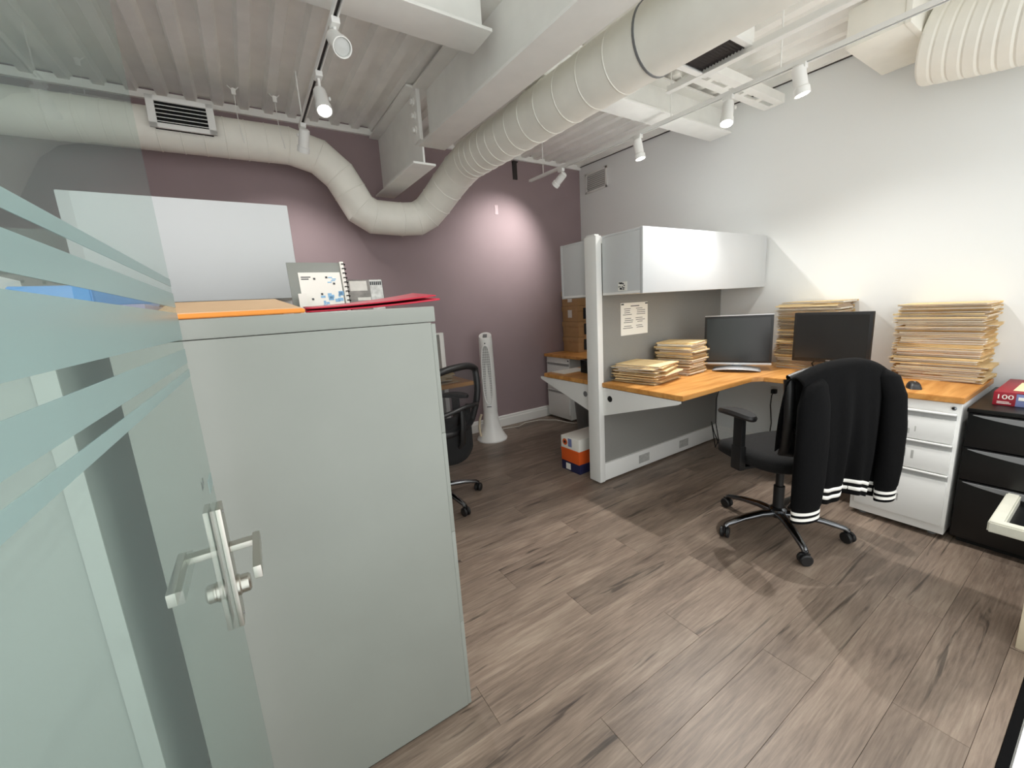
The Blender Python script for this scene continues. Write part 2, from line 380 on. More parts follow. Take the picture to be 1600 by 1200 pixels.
for i in range(1, len(P)-1):
    a = (Vector(P[i])-Vector(P[i-1])).normalized()+(Vector(P[i+1])-Vector(P[i])).normalized(); ringat.append((P[i], a, RAD[i]))
for x in [-.75+.115*k for k in range(10)]: ringat.append(((x, 3.42, 2.47+.025*(x+1.65)/2.07), (1, 0, .012), .119))
for y in (2.77, 2.69, 2.60, 2.50, 2.40, 2.29, 2.17, 2.03, 1.88, 1.72, 1.55, 1.38): ringat.append(((1.55, y, zy(y)), (0, 1, .036), .132))
main = duct('spiral_duct', 'white round spiral duct dipping under the beam and along the mauve wall', P, RAD, ringat)
band = MB(); band.tube([(1.55, 1.21, zy(1.21)), (1.55, 1.22, zy(1.22))], .1365, 40); band.build('band_clamp', M_grey_plastic, main)
# supply grille on the duct
gr = thing('supply_grille', 'white louvred supply grille fixed to the duct at the left', 'vent', (-.147, 3.262, 2.525))
mb = MB()
W2, H2 = .160, .090
for a in ((-W2, W2, -H2, -H2+.028), (-W2, W2, H2-.028, H2), (-W2, -W2+.038, -H2, H2), (W2-.038, W2, -H2, H2)): mb.box(a[0], a[1], -.012, .0, a[2], a[3], .002)
mb.build('frame', M_offwhite, gr)
MB().box(-W2+.02, W2-.02, .012, .06, -H2+.02, H2-.02).build('throat', M_dark, gr, 0)
for k in range(5):
    z = -.046+.023*k
    MB().box(-W2+.036, W2-.036, -.008, .008, -.0015, .0015, M=Matrix.Translation((0, .002, z)) @ Matrix.Rotation(.6, 4, 'X')).build('louvre', M_offwhite, gr)
gr.rotation_euler = (-.12, 0, 0)
# hanging wires
for i, (x, y, lbl) in enumerate(((.14, 3.34, 'thin hanger wire with clip dropping to the duct beside the grille'), (.37, 3.34, 'thin hanger wire with clip dropping to the duct by the left track'))):
    t = thing('hanger_wire', lbl, 'wire', (x, y, 0))
    MB().tube([(0, 0, zc(y)), (0, 0, 2.60), (.004, -.05, 2.50), (.01, -.075, 2.42)], .0022, 6).build('wire', M_steel, t)
    MB().box(-.012, .012, -.01, .01, zc(y)-.05, zc(y)-.012, .003).build('clip', M_steel, t)
    MB().tube([(-.03, 0, zc(y)), (0, 0, zc(y)-.03), (.03, 0, zc(y))], .003, 6).build('hook', M_steel, t)

# plenum box and flexible duct, upper right
pz = thing('duct_plenum', 'white rectangular duct box at the upper right by the white wall', 'duct')
MB().box(2.84, 3.375, .80, 1.03, 2.50, zc(.80)-.002, bev=.006).build('box_body', M_duct, pz)
MB().box(2.835, 3.38, .775, .80, 2.495, zc(.78)-.003, bev=.004).build('end_flange', M_duct, pz)
fx = thing('flexible_duct', 'white ribbed flexible duct leaving the duct box at the upper right', 'duct')
mb = MB(); pts = []; rs = []
for k in range(160):
    s_ = k/159; y = .772-1.4*s_; pts.append((3.172, y, 2.485-.075*math.sin(min(1, s_*2.6)*PI*.5))); rs.append(.182 if k % 6 else .178)
mb.tube(pts, rs, 32); mb.build('sleeve', M_duct, fx, 12)

# return-air box with grille between duct and track
ra = thing('return_grille', 'white ceiling box with dark slatted return grille', 'vent')
x0, x1, y0, y1, zb = 2.20, 2.455, 1.315, 1.565, 2.545
mb = MB()
for a in ((x0-.03, x0, y0-.03, y1+.03), (x1, x1+.03, y0-.03, y1+.03), (x0, x1, y0-.03, y0), (x0, x1, y1, y1+.03)): mb.box(a[0], a[1], a[2], a[3], zb, zb+.02, .002)
mb.build('frame', M_offwhite, ra)
MB().box(x0-.01, x1+.01, y0-.01, y1+.01, zb+.028, zc(1.3)-.004).build('box_body', M_steel, ra, 0)
MB().box(x0, x1, y0, y1, zb+.022, zb+.026).build('backing', M_dark, ra, 0)
me = MB().box(x0, x1, -.003, .003, -.006, .006, M=Matrix.Rotation(.7, 4, 'X')).mesh('slat', M_brown, 0)
for k in range(14): inst('slat', me, ra, (0, y0+.01+k*(y1-y0-.02)/13, zb+.01))
tb_ = thing('ceiling_tee_bar', 'thin white T-bar hanging beside the dark return grille', 'bar')
MB().bar((2.40, 1.79, 2.535), (2.43, .7, 2.50), .038, .008, .001).build('bar_face', M_trim, tb_)
MB().bar((2.40, 1.79, 2.555), (2.43, .7, 2.52), .006, .035).build('bar_stem', M_trim, tb_)
MB().bar((2.14, 1.565, 2.531), (2.40, 1.565, 2.531), .036, .008, .001).build('cross_face', M_trim, tb_)
sc = thing('slotted_channel', 'white slotted steel channel crossing above the right track', 'bar')
mb = MB()
for a, b in ((1.565, 1.612), (1.643, 1.69)): mb.box(2.40, 3.38, a, b, 2.575, 2.58)
for k in range(6): mb.box(2.40+.19*k-.012, 2.40+.19*k+.03, 1.612, 1.643, 2.575, 2.58)
mb.build('slotted_web', M_steel, sc, 0)
mb = MB().box(2.40, 3.38, 1.56, 1.565, 2.575, 2.63); mb.box(2.40, 3.38, 1.69, 1.695, 2.575, 2.63); mb.build('side_lip', M_steel, sc, 0)

# ------------------------------------------------------------------ track lights
def track(name, label, p0, p1, rods):
    t = thing(name, label, 'track')
    mb = MB(); p0 = Vector(p0); p1 = Vector(p1)
    mb.bar(p0+Vector((-.0105, 0, 0)), p1+Vector((-.0105, 0, 0)), .006, .02); mb.bar(p0+Vector((.0105, 0, 0)), p1+Vector((.0105, 0, 0)), .006, .02)
    mb.bar(p0+Vector((0, 0, .01)), p1+Vector((0, 0, .008)), .024, .006); mb.build('rail', M_offwhite, t)
    MB().bar(p0+Vector((0, 0, .002)), p1+Vector((0, 0, .002)), .014, .004).build('conductor', M_brown, t)
    for f in rods:
        q = p0.lerp(p1, f); MB().tube([(q.x, q.y, q.z+.014), (q.x, q.y, zc(q.y)+.002)], .004, 8).build('suspension_rod', M_steel, t)
    return t
TR0, TR1 = (2.535, 3.46, 2.493), (2.505, CE+.05, 2.493-.0385*(3.41-CE))
TL0, TL1 = (.465, 3.07, 2.495), (.455, CE+.05, 2.495-.0385*(3.02-CE))
track('light_track', 'long white track rail in front of the white wall', TR0, TR1, (.06, .44, .62, .9))
track('light_track', 'white track rail on the left between deck ribs and long beam', TL0, TL1, (.03, .5, .9))
def trackpt(a, b, y):
    a = Vector(a); b = Vector(b); return a.lerp(b, (a.y-y)/(a.y-b.y))
def head(label, base, aim, on=True, watt=SPOT_W, ang=75, blend=.55, drop=.05, group='track light heads'):
    base = Vector(base); aim = Vector(aim)
    t = thing('track_light', label, 'spotlight', base, 0, group)
    d0 = (aim-base).normalized()
    MB().box(-.016, .016, -.03, .03, -.034, -.0105, .003).build('adapter', M_offwhite, t)
    piv = Vector((0, 0, -.03-drop))
    MB().tube([(0, 0, -.028), (0, 0, -.03-drop*.6), piv], .007, 10).build('stem', M_offwhite, t)
    d = (aim-(base+piv)).normalized()
    q = d.to_track_quat('Z', 'Y').to_matrix().to_4x4()
    side = q.to_3x3() @ Vector((1, 0, 0))
    q.translation = piv
    MB().lathe([(.020, -.045), (.029, -.038), (.031, -.02), (.031, .055), (.036, .06), (.036, .09), (.032, .09), (.031, .075)], 24, q).build('lamp_body', M_offwhite, t)
    mb = MB(); mb.lathe([(.004, .033), (.009, .036), (.009, .042), (.004, .044)], 12, q @ Matrix.Rotation(PI/2, 4, 'Y')); mb.build('pivot_knob', M_offwhite, t)
    MB().lathe([(.031, .077), (.029, .080), (.001, .083)], 24, q).build('lens', M_lamp_on if on else M_lamp_off, t)
    if on:
        ld = bpy.data.lights.new('spot', 'SPOT'); ld.energy = watt; ld.spot_size = math.radians(ang); ld.spot_blend = blend; ld.shadow_soft_size = .022; ld.color = (1, .98, .945)
        lo = bpy.data.objects.new('spot_lamp', ld); COL.objects.link(lo); lo.parent = t
        mm = q @ Matrix.Translation((0, 0, .095)) @ Matrix.Rotation(PI, 4, 'X'); lo.matrix_local = mm
    return t
R = lambda y: trackpt(TR0, TR1, y)
Lf = lambda y: trackpt(TL0, TL1, y)
head('white track head at the far end of the right rail, turned to the mauve wall', R(2.98), (2.32, YN, 1.85), watt=SPOT_W*1.05, ang=95, blend=1)
head('lit white track head hanging straight down, second along the right rail', R(2.12), (2.75, 1.75, 0), watt=SPOT_W*.85, ang=120, blend=.7)
head('lit white track head in front of the cross beam end', R(1.466), (1.75, 1.15, 0), watt=SPOT_W*1.9, ang=105, blend=.7)
head('lit white track head nearest the duct box, tilted to the white wall', R(1.098), (2.85, .75, 0), watt=SPOT_W*.7, ang=130, blend=.9, drop=.03)
head('unlit white track head on the left rail, lens facing the doorway', Lf(1.88), (.52, .6, 1.3), on=False)
head('glaring lit white track head in the middle of the left rail', Lf(2.32), (.45, 1.5, .9), watt=SPOT_W*.4, ang=110, blend=.9, drop=.085)
head('white track head at the far end of the left rail aimed at the mauve wall', Lf(2.99), (.30, YN, 1.25), watt=SPOT_W*.62, ang=105, blend=1)
# unseen heads: one added as fill light, one inferred from the door's stripe shadows
head('added fill-light head on the right rail near the doorway, out of view', R(.1), (1.5, .6, 0), watt=SPOT_W*.5, ang=120, blend=.8)
head('track head near the doorway aimed at the glass door', Lf(-.3)+Vector((.38, 0, 0)), (-.4, 1.05, .6), watt=SPOT_W*.7, ang=70, blend=.6)

sp = thing('wall_strap', 'dark brown strap bracket high on the mauve wall right of the duct', 'bracket', (2.527, YN, 2.66))
MB().box(-.026, .026, -.012, -.001, -.085, .085, .002).build('strap', M_brown, sp); MB().box(-.03, .03, -.03, -.001, .075, .085, .002).build('top_lip', M_brown, sp)
wpl = thing('wall_sensor', 'small mauve painted wall plate in the light pool on the mauve wall', 'plate', (2.277, YN, 2.265))
MB().box(-.02, .02, -.004, -.0005, -.045, .045, .0015).build('plate_body', mat('pale_mauve', (178, 158, 162), .6), wpl); MB().box(-.012, .012, -.006, -.004, -.02, .02, .0008).build('button', mat('pale_mauve', (178, 158, 162), .6), wpl)
# wall vent
wv = thing('wall_vent', 'small white louvred vent high in the corner of the white wall', 'vent', (XE, 3.445, 2.585))
mb = MB()
for a in ((-.165, .165, -.105, -.082), (-.165, .165, .082, .105), (-.165, -.14, -.105, .105), (.14, .165, -.105, .105)): mb.box(-.012, -.001, a[0], a[1], a[2], a[3], .002)
mb.build('frame', M_offwhite, wv)
MB().box(-.003, -.001, -.14, .14, -.082, .082).build('backing', mat('pale_grey_plastic', (168, 168, 166), .5), wv, 0)
me = MB().box(-.006, .006, -.14, .14, -.0015, .0015, M=Matrix.Rotation(-.7, 4, 'Y')).mesh('louvre', M_offwhite, 0)
for k in range(8): inst('louvre', me, wv, (-.008, 0, -.07+.02*k))

# ------------------------------------------------------------------ office partition, bins, desks
PY0, PY1 = 1.985, 2.055
pt = thing('office_partition', 'white framed cubicle partition with grey fabric panels and tall end post', 'partition')
MB().box(1.935, 1.985, PY0-.02, PY1+.02, .01, 1.705, bev=.006).build('end_post', M_offwhite, pt)
MB().box(1.94, 1.98, PY0-.005, PY1+.005, 1.705, 1.715, bev=.003).build('post_cap', M_offwhite, pt)
MB().box(1.985, XE-.004, PY0+.006, PY1-.006, .14, 1.66).build('fabric_panel', M_fabric, pt, 0)
MB().box(1.985, XE-.004, PY0-.012, PY1+.012, .012, .14, bev=.004).build('kick_plate', M_offwhite, pt)
MB().box(1.985, XE-.004, PY0, PY1, 1.66, 1.70, bev=.003).build('top_rail', M_offwhite, pt)
for xx in (2.35, 2.85): MB().box(xx, xx+.12, PY0-.014, PY0-.0125, .045, .11).build('outlet_cover', M_dirty, pt, 0)

def wall_bin(label, y0, y1, x0, x1, z0, z1, front):
    "overhead storage bin; front = -1 faces south, +1 faces north"
    t = thing('overhead_bin', label, 'cabinet')
    MB().box(x0, x1, y0, y1, z0, z0+.016, .002).build('bottom_panel', M_offwhite, t)
    MB().box(x0, x1, y0, y1, z1-.014, z1, .002).build('top_panel', M_bin, t)
    MB().box(x0, x0+.018, y0, y1, z0+.016, z1-.014, .002).build('end_panel', M_bin, t)
    MB().box(x1-.018, x1, y0, y1, z0+.016, z1-.014, .002).build('end_panel', M_bin, t)
    yb = y1 if front < 0 else y0
    MB().box(x0+.018, x1-.018, min(yb, yb+front*.01), max(yb, yb+front*.01), z0+.016, z1-.014).build('back_panel', M_offwhite, t, 0)
    yf = y0 if front < 0 else y1
    d = MB().box(x0-.002, x1+.002, min(yf, yf+front*.02), max(yf, yf+front*.02), z0-.004, z1+.002, bev=.004).build('door', M_bin, t)
    return t
bS = wall_bin('long white overhead bin above the desk with two monitors', 1.655, 1.963, 1.987, 3.40, 1.325, 1.70, -1)
MB().box(1.9852, 1.9868, 1.755, 1.828, 1.345, 1.40).build('sticker', M_paper, bS, 0, label='small black and white sticker')
random.seed(3)
mb = MB()
for k in range(16):
    yy = 1.76+random.random()*.055; zz = 1.35+random.random()*.042
    mb.box(1.9840, 1.9852, yy, yy+random.uniform(.004, .016), zz, zz+random.uniform(.003, .009))
mb.build('sticker_print', M_darkprint, bS, 0)
wall_bin('white overhead bin on the far side of the partition above cardboard boxes', 2.077, 2.36, 1.987, 3.40, 1.325, 1.70, 1)

def desk(label, poly, z1=.74, th=.03):
    t = thing('desk_top', label, 'desk')
    MB().prism(poly, z1-th, z1, bev=.003).build('worktop', M_desk, t, 30)
    return t
DS = desk('L-shaped honey wood worktop in front of the grey partition', [(1.965, 1.345), (2.70, 1.345), (2.755, 1.30), (2.755, .41), (XE-.02, .41), (XE-.02, 1.965), (1.965, 1.965)][::-1])
def bracket(t, s, ybase):
    "cantilever plate under the end of the worktop"
    poly = [(ybase, .505), (ybase, .706), (ybase+s*.60, .706), (ybase+s*.60, .692), (ybase+s*.585, .683)]
    if s > 0: poly = poly[::-1]
    MB().prism(poly, 0, .012, M=basis((0, 1, 0), (0, 0, 1), (1, 0, 0), (1.972, 0, 0))).build('cantilever_bracket', M_offwhite, t, 0)
    MB().lathe([(.021, 0), (.021, .0015), (.017, .002)], 20, basis((0, -1, 0), (0, 0, 1), (-1, 0, 0), (1.9725, ybase+s*.065, .635))).build('cable_hole', M_dark if s < 0 else M_grey_plastic, t)
bracket(DS, -1, 1.965)
MB().box(XE-.06, XE-.022, .45, 1.9, .66, .708).build('wall_cleat', M_offwhite, DS, 0)
DN = desk('honey wood worktop on the far side of the partition', [(1.965, 2.075), (XE-.02, 2.075), (XE-.02, YN-.02), (2.78, YN-.02), (2.78, 2.74), (2.66, 2.62), (1.965, 2.62)])
bracket(DN, 1, 2.075)

def pedestal(label, xf, y0, y1, h, depth, dirty=False, foot=.025):
    t = thing('file_pedestal', label, 'cabinet', (xf, (y0+y1)/2, 0)); w2 = (y1-y0)/2
    MB().box(.012, depth, -w2, w2, foot, h, bev=.003).build('body', M_offwhite, t)
    zz = [(foot+.045, .305), (.312, .475), (.482, h-.045)]
    zz = [(foot+.05, foot+.05+(h-foot-.1)*.46), (foot+.056+(h-foot-.1)*.46, foot+.05+(h-foot-.1)*.73), (foot+.056+(h-foot-.1)*.73, h-.05)]
    for i, (a, b) in enumerate(zz):
        d = MB().box(-.006, .012, -w2+.012, w2-.022, a, b-.034, bev=.003).build('drawer', M_offwhite, t)
        mb = MB().box(-.012, .012, -w2+.012, w2-.022, b-.008, b, .002); mb.build('pull_lip', M_offwhite, d)
        MB().box(.004, .010, -w2+.012, w2-.022, b-.034, b-.008).build('pull_recess', mat('pale_grey_plastic', (168, 168, 166), .5), d, 0)
        if dirty:
            random.seed(i+5)
            for k in range(4):
                yy = random.uniform(-.05, .03); z = a+(b-a-.034)*random.uniform(.3, .75)
                MB().box(-.0066, -.0061, yy, yy+random.uniform(.004, .016), z-.02, z+random.uniform(.005, .03)).build('scuff_mark', M_dirty, d, 0)
    MB().lathe([(.009, 0), (.009, .006), (.006, .008)], 16, basis((0, -1, 0), (0, 0, 1), (-1, 0, 0), (.012, -w2+.025, h-.025))).build('lock', M_chrome, t)
    for yy in (-w2+.05, w2-.05):
        for xx in (.06, depth-.05):
            MB().lathe([(.016, 0), (.016, .008), (.007, .01), (.007, foot)], 12, Matrix.Translation((xx, yy, 0))).build('glide', M_grey_plastic, t)
    return t
pedestal('scuffed white three-drawer pedestal beside the black cabinet', 2.762, .417, .80, .706, .58, True)
pedestal('white three-drawer pedestal against the mauve wall baseboard', 2.79, 3.27, 3.67, .706, .58)

# pinned notice
nt_ = thing('pinned_notice', 'printed white notice pinned to the grey fabric panel', 'paper', (2.325, PY0+.0045, 1.155))
MB().box(-.142, .142, -.0012, 0, -.115, .112).build('sheet', M_paper, nt_, 0)
mb = MB(); random.seed(5)
mb.box(-.04, .05, -.0018, -.0012, .085, .091)
for c0, c1, n0 in ((-.12, -.01, 0), (.01, .12, 1)):
    for k in range(11):
        z = .068-.0135*k
        if k in (4, 8): continue
        mb.box(c0+random.random()*.02, c1-random.random()*.04, -.0018, -.0012, z, z+.004)
mb.build('printed_lines', M_greytxt, nt_, 0)
for x in (-.125, .125): MB().box(x-.012, x+.012, -.006, -.0012, .098, .106, .001).build('staple', M_darkprint, nt_)
# outlets
for y, z, lbl in ((1.516, .485, 'white wall outlet with black plug under the desk'), ):
    t = thing('wall_outlet', lbl, 'outlet', (XE, y, z))
    MB().box(-.006, -.0005, -.038, .038, -.058, .058, .002).build('cover_plate', M_offwhite, t)
    for zz in (-.022, .022): MB().box(-.008, -.006, -.017, .017, zz-.014, zz+.014, .001).build('socket', M_trim, t)
pg = thing('power_cord', 'black power cord plugged into the outlet under the desk', 'cord')
MB().box(XE-.045, XE-.0085, 1.50, 1.535, .49, .525, .006).build('plug', M_black, pg)
MB().tube([(XE-.04, 1.518, .50), (XE-.06, 1.518, .48), (XE-.055, 1.525, .40), (XE-.035, 1.52, .25), (XE-.04, 1.53, .1), (XE-.05, 1.6, .006)], .004, 8).build('cable', M_cord, pg)
tag(MB().tube([(XE-.10, 1.80, .64), (XE-.11, 1.86, .60), (3.30, 1.90, .52), (3.28, 1.92, .40), (3.25, 1.90, .2), (3.2, 1.84, .07), (3.12, 1.82, .03), (3.05, 1.80, .16), (3.12, 1.86, .24), (3.2, 1.88, .12), (3.15, 1.78, .006)], .004, 8).build('monitor_cable', M_cord), 'loose black cable looping under the desk corner', 'cord')

# ------------------------------------------------------------------ monitors
def monitor(label, loc, rz, wd, ht, zb, bezel_mat, arc):
    t = thing('monitor', label, 'monitor', (loc[0], loc[1], .74), rz)   # local -Y faces the user
    zb -= .74
    MB().box(-wd/2, wd/2, -.018, .022, zb, zb+ht, bev=.004).build('housing', M_black, t)
    MB().box(-wd*.36, wd*.36, .022, .05, zb+.05, zb+ht-.05, bev=.008).build('rear_cover', M_black, t)
    MB().box(-wd/2+.016, wd/2-.016, -.0195, -.018, zb+.024, zb+ht-.016).build('screen', M_screen, t, 0)
    if bezel_mat:
        MB().box(-wd/2, wd/2, -.020, -.010, zb-.002, zb+.012, .002).build('silver_trim', bezel_mat, t)
        MB().box(-wd/2, wd/2, -.018, .02, zb+ht, zb+ht+.005, .001).build('silver_trim', bezel_mat, t)
    MB().box(-.03, .03, .02, .045, .012, zb+.16, bev=.005).build('stand_neck', M_silver if bezel_mat else M_black, t)
    if arc:
        mb = MB().grid(lambda u, v: Vector(((u-.5)*.30, -.075+.16*v-.05*(1-(2*u-1)**2)*(1-v), .004+.020*(1-(2*u-1)**2))), 16, 4)
        o = mb.build('stand_base', bezel_mat, t); s = o.modifiers.new('thick', 'SOLIDIFY'); s.thickness = .004; s.offset = 1
    else:
        MB().lathe([(.088, 0), (.088, .004), (.075, .012), (.02, .018)], 32, Matrix.Translation((0, .01, 0))).build('stand_base', M_black, t)
    return t
mo1 = monitor('square silver-trimmed monitor standing in the desk corner', (2.905, 1.56), math.atan2(-.89, .456), .425, .345, .785, M_silver, True)
text('DELL', .012, M_paper, mo1, FACE_S((0, -.0206, .0505)))
mo2 = monitor('plain black monitor behind the jacket-draped chair', (3.06, 1.06), -PI/2+.06, .40, .315, .82, None, False)
text('acer', .014, M_silver, mo2, FACE_S((0.0, -.0186, .093)))
tag(MB().tube([(3.13, 1.12, .86), (3.08, 1.16, .80), (3.05, 1.12, .76), (3.07, 1.06, .745)], .0035, 8).build('monitor_cable', M_cord), 'thin black cable drooping from under the plain black monitor', 'cord')

# ------------------------------------------------------------------ folder stacks
def folder_meshes(wd, ln, t, seed):
    "cover folded along the +X side; papers inside"
    rnd = random.Random(seed); c = MB()
    nu, nv = 6, 4; lift = rnd.uniform(0, .25)*t
    def sheet(z, dx, wav):
        return lambda u, v: Vector(((u-.5)*wd+dx, (v-.5)*ln, z+wav*math.sin(u*PI)*math.sin(v*2.2+seed)))
    c.grid(sheet(.0004, 0, 0), nu, nv); c.grid(sheet(t-.0006, -rnd.uniform(0, .012), -.0006), nu, nv)
    c.grid(lambda u, v: Vector((wd/2, (u-.5)*ln, .0004+v*(t-.001))), nu, 1)
    tb0 = rnd.uniform(-.3, .25)
    c.grid(lambda u, v: Vector((-wd/2-.012+.012*v, (tb0+u*.22)*ln, .0004)), 2, 1)
    cm = c.mesh('folder_cover', M_manila, 50)
    p = MB().box(-wd/2+rnd.uniform(.0, .012), wd/2-.004, -ln/2+rnd.uniform(.002, .02), ln/2-rnd.uniform(.002, .03), .0008, t-.0016)
    pm_ = p.mesh('papers', M_paper, 0); return cm, pm_
def stack(label, group, cx, cy, z0, rz, n, t, wd, ln, seed, jit=.012, rj=.04, lean=(0, 0), sag=0.0):
    rnd = random.Random(seed); var = [folder_meshes(wd, ln, t*k, seed*10+i) for i, k in enumerate((.8, 1.0, 1.25, .9, 1.05))]; ks = (.8, 1.0, 1.25, .9, 1.05)
    z = z0+.0006
    for i in range(n):
        j = rnd.randrange(5); cm, pm_ = var[j]
        o = bpy.data.objects.new('file_folder', cm); COL.objects.link(o); tag(o, label, 'folder', group)
        f = i/max(n-1, 1)
        o.location = (cx+rnd.gauss(0, jit)+lean[0]*f, cy+rnd.gauss(0, jit)+lean[1]*f, z); o.rotation_euler = (0, 0, rz+rnd.gauss(0, rj)+(PI if rnd.random() < .25 else 0))
        inst('papers', pm_, o)
        if i == n-1: o['label'] = label.replace('manila file folder', 'topmost manila folder').replace(' in the ', ' of the ')
        if i == 0: o['label'] = label.replace('manila file folder', 'bottom manila folder').replace(' in the ', ' of the ')
        z += t*ks[j]+.0004
    return z
stack('manila file folder in the low fanned stack beside the partition post', 'folders in the low stack', 2.23, 1.81, .74, .18, 14, .0082, .27, .33, 21, .016, .10)
stack('manila file folder in the medium stack left of the silver monitor', 'folders in the medium stack', 2.615, 1.815, .74, .12, 24, .0092, .23, .28, 22, .010, .06)
stack('manila file folder in the tall stack between the two monitors', 'folders in the tall corner stack', 3.282, 1.24, .74, 0, 44, .0100, .245, .37, 23, .008, .03)
stack('manila file folder in the tall stack at the right end of the worktop', 'folders in the tall right stack', 3.285, .605, .74, 0, 41, .0098, .245, .36, 24, .009, .035)
# computer mouse right of jacket
ms = thing('computer_mouse', 'black computer mouse on the worktop beside the tall right folder stack', 'mouse', (2.891, 0.618, .7402), .4)
mb = MB().grid(lambda u, v: Vector(((u-.5)*.11*(1), (v-.5)*.06*math.sqrt(max(.02, 1-(2*u-1)**2*.6)), .034*(1-(2*u-1)**4)*(1-(2*v-1)**4))), 14, 10)
mb.build('shell', M_black, ms)
MB().box(-.02, .0, -.003, .003, .031, .036, .001).build('scroll_wheel', M_grey_plastic, ms)

# ------------------------------------------------------------------ far side of the partition
def carton(label, x0, x1, y0, y1, z0, z1, dx, lbl_w, print_s):
    t = thing('carton', label, 'box', ((x0+x1)/2, (y0+y1)/2, z0), dx, 'cardboard cartons'); a, b, h = (x1-x0)/2, (y1-y0)/2, z1-z0
    MB().box(-a, a, -b, b, 0, h*.66, bev=.003).build('box_body', M_cardboard, t)
    MB().box(-a-.006, a+.006, -b-.006, b+.006, h*.66, h-.001, bev=.003).build('lid', M_cardboard, t)
    if lbl_w: MB().box(-a-.0075, -a-.0062, -.05, .03, h*.25, h*.75).build('address_label', M_paper, t, 0)
    if print_s: MB().box(-a*.55, a*.6, -b-.0075, -b-.0062, h*.15, h*.85).build('printed_panel', M_darkprint, t, 0)
    return t
for k, (nm, lw, pr) in enumerate((('lowest cardboard carton of the stack in the far corner', 0, 1), ('second cardboard carton from the bottom in the far corner stack', 0, 1), ('third cardboard carton from the bottom with white label', 1, 1), ('top cardboard carton of the stack just under the far bin', 1, 0))):
    carton(nm, 3.05, 3.36, 3.36, 3.66, .7405+.172*k, .7405+.172*(k+1)-.001, -.12+.03*(k % 2), lw, pr)
pp = tag(MB().box(2.03, 2.30, 2.44, 2.60, .7405, .744).build('paper_sheets', M_paper, None, 0), 'white paper sheets on the far worktop end', 'paper')
mt = thing('mesh_tray', 'black wire mesh tray on the far worktop beside the post', 'tray', (2.28, 2.28, .741))
mb = MB().box(-.12, .12, -.11, .11, 0, .003)
mb.build('bottom', M_black, mt, 0)
for a in ((-.12, -.118, -.11, .11), (.118, .12, -.11, .11), (-.12, .12, -.11, -.108), (-.12, .12, .108, .11)): MB().box(a[0], a[1], a[2], a[3], .003, .10).build('side', M_mesh, mt, 0)
mb = MB().tube([(-.12, -.11, .10), (.12, -.11, .10), (.12, .11, .10), (-.12, .11, .10), (-.12, -.109, .10)], .003, 6); mb.build('rim', M_black, mt)
wb = thing('waste_bin', 'grey plastic waste bin under the far worktop', 'bin', (2.72, 2.92, 0))
MB().lathe([(.10, 0), (.105, .01), (.135, .36), (.14, .37), (.132, .37), (.10, .02)], 24).build('tub', M_grey_plastic, wb)
MB().lathe([(.137, .355), (.143, .36), (.143, .372), (.134, .374)], 24).build('rim', M_grey_plastic, wb)
# shoe boxes behind the post
sb = thing('shoe_box', 'dark blue box with white label lowest behind the post', 'box', (2.08, 2.29, 0), .05)
MB().box(-.15, .15, -.1, .1, .001, .075, .002).build('box_body', mat('navy_box', (32, 34, 72), .6), sb); MB().box(-.1515, -.1502, .0, .05, .012, .062).build('label_patch', M_paper, sb, 0)
sb = thing('shoe_box', 'orange box in the middle of the pile behind the post', 'box', (2.08, 2.29, .0755), .02)
MB().box(-.15, .15, -.1, .1, 0, .085, .002).build('box_body', M_orangebox, sb); MB().box(-.152, .152, -.102, .102, .085, .105, .002).build('lid', M_orangebox, sb)
sb = thing('shoe_box', 'white box with red roundel on top of the pile behind the post', 'box', (2.08, 2.29, .181), .04)
MB().box(-.15, .15, -.1, .1, 0, .095, .002).build('box_body', M_paper, sb); MB().lathe([(.026, 0), (.026, .001)], 20, basis((0, -1, 0), (0, 0, 1), (-1, 0, 0), (-.1505, .055, .05))).build('roundel', M_orangebox, sb, label='red roundel print')
MB().lathe([(.012, 0), (.012, .001)], 14, basis((0, -1, 0), (0, 0, 1), (-1, 0, 0), (-.152, .055, .05))).build('roundel_centre', M_darkprint, sb)
MB().box(-.1512, -.1502, -.02, .02, .02, .085).build('grey_print', M_lilac, sb, 0)

# tower fan
tf = thing('tower_fan', 'white oscillating tower fan standing by the mauve wall', 'fan', (1.875, 3.41, 0), -.62)
MB().lathe([(.150, 0), (.152, .012), (.14, .03), (.105, .09), (.082, .17), (.072, .26), (.068, .30)], 32).build('base', M_offwhite, tf)
mb = MB(); n = 24; rings = []
for z, a, b in ((.28, .070, .070), (.34, .072, .070), (.6, .070, .068), (.9, .066, .064), (1.0, .064, .062)):
    rings.append([mb.bm.verts.new((a*math.cos(2*PI*k/n), b*math.sin(2*PI*k/n), z)) for k in range(n)])
rings.append([mb.bm.verts.new((.060*math.cos(2*PI*k/n), .058*math.sin(2*PI*k/n), 1.035+.028*math.sin(2*PI*k/n))) for k in range(n)])
for a, b in zip(rings, rings[1:]):
    for k in range(n): mb.bm.faces.new((a[k], a[(k+1) % n], b[(k+1) % n], b[k]))
mb.bm.faces.new(rings[0][::-1]); mb.bm.faces.new(rings[-1]); mb.build('column', M_offwhite, tf)
MB().box(-.02, .02, -.035, .02, -.004, .004, .003, M=Matrix.Translation((0, -.005, 1.036)) @ Matrix.Rotation(.45, 4, 'X')).build('control_panel', M_grey_plastic, tf)
mb = MB()
ov = lambda a: (.044*math.copysign(abs(math.cos(a))**.8, math.cos(a)), .66+.285*math.copysign(abs(math.sin(a))**.55, math.sin(a)))
pts = [Vector((ov(2*PI*k/40)[0], -.064-.004, ov(2*PI*k/40)[1])) for k in range(41)]
MB().tube(pts, .006, 8, cap=False).build('grille_rim', M_offwhite, tf)
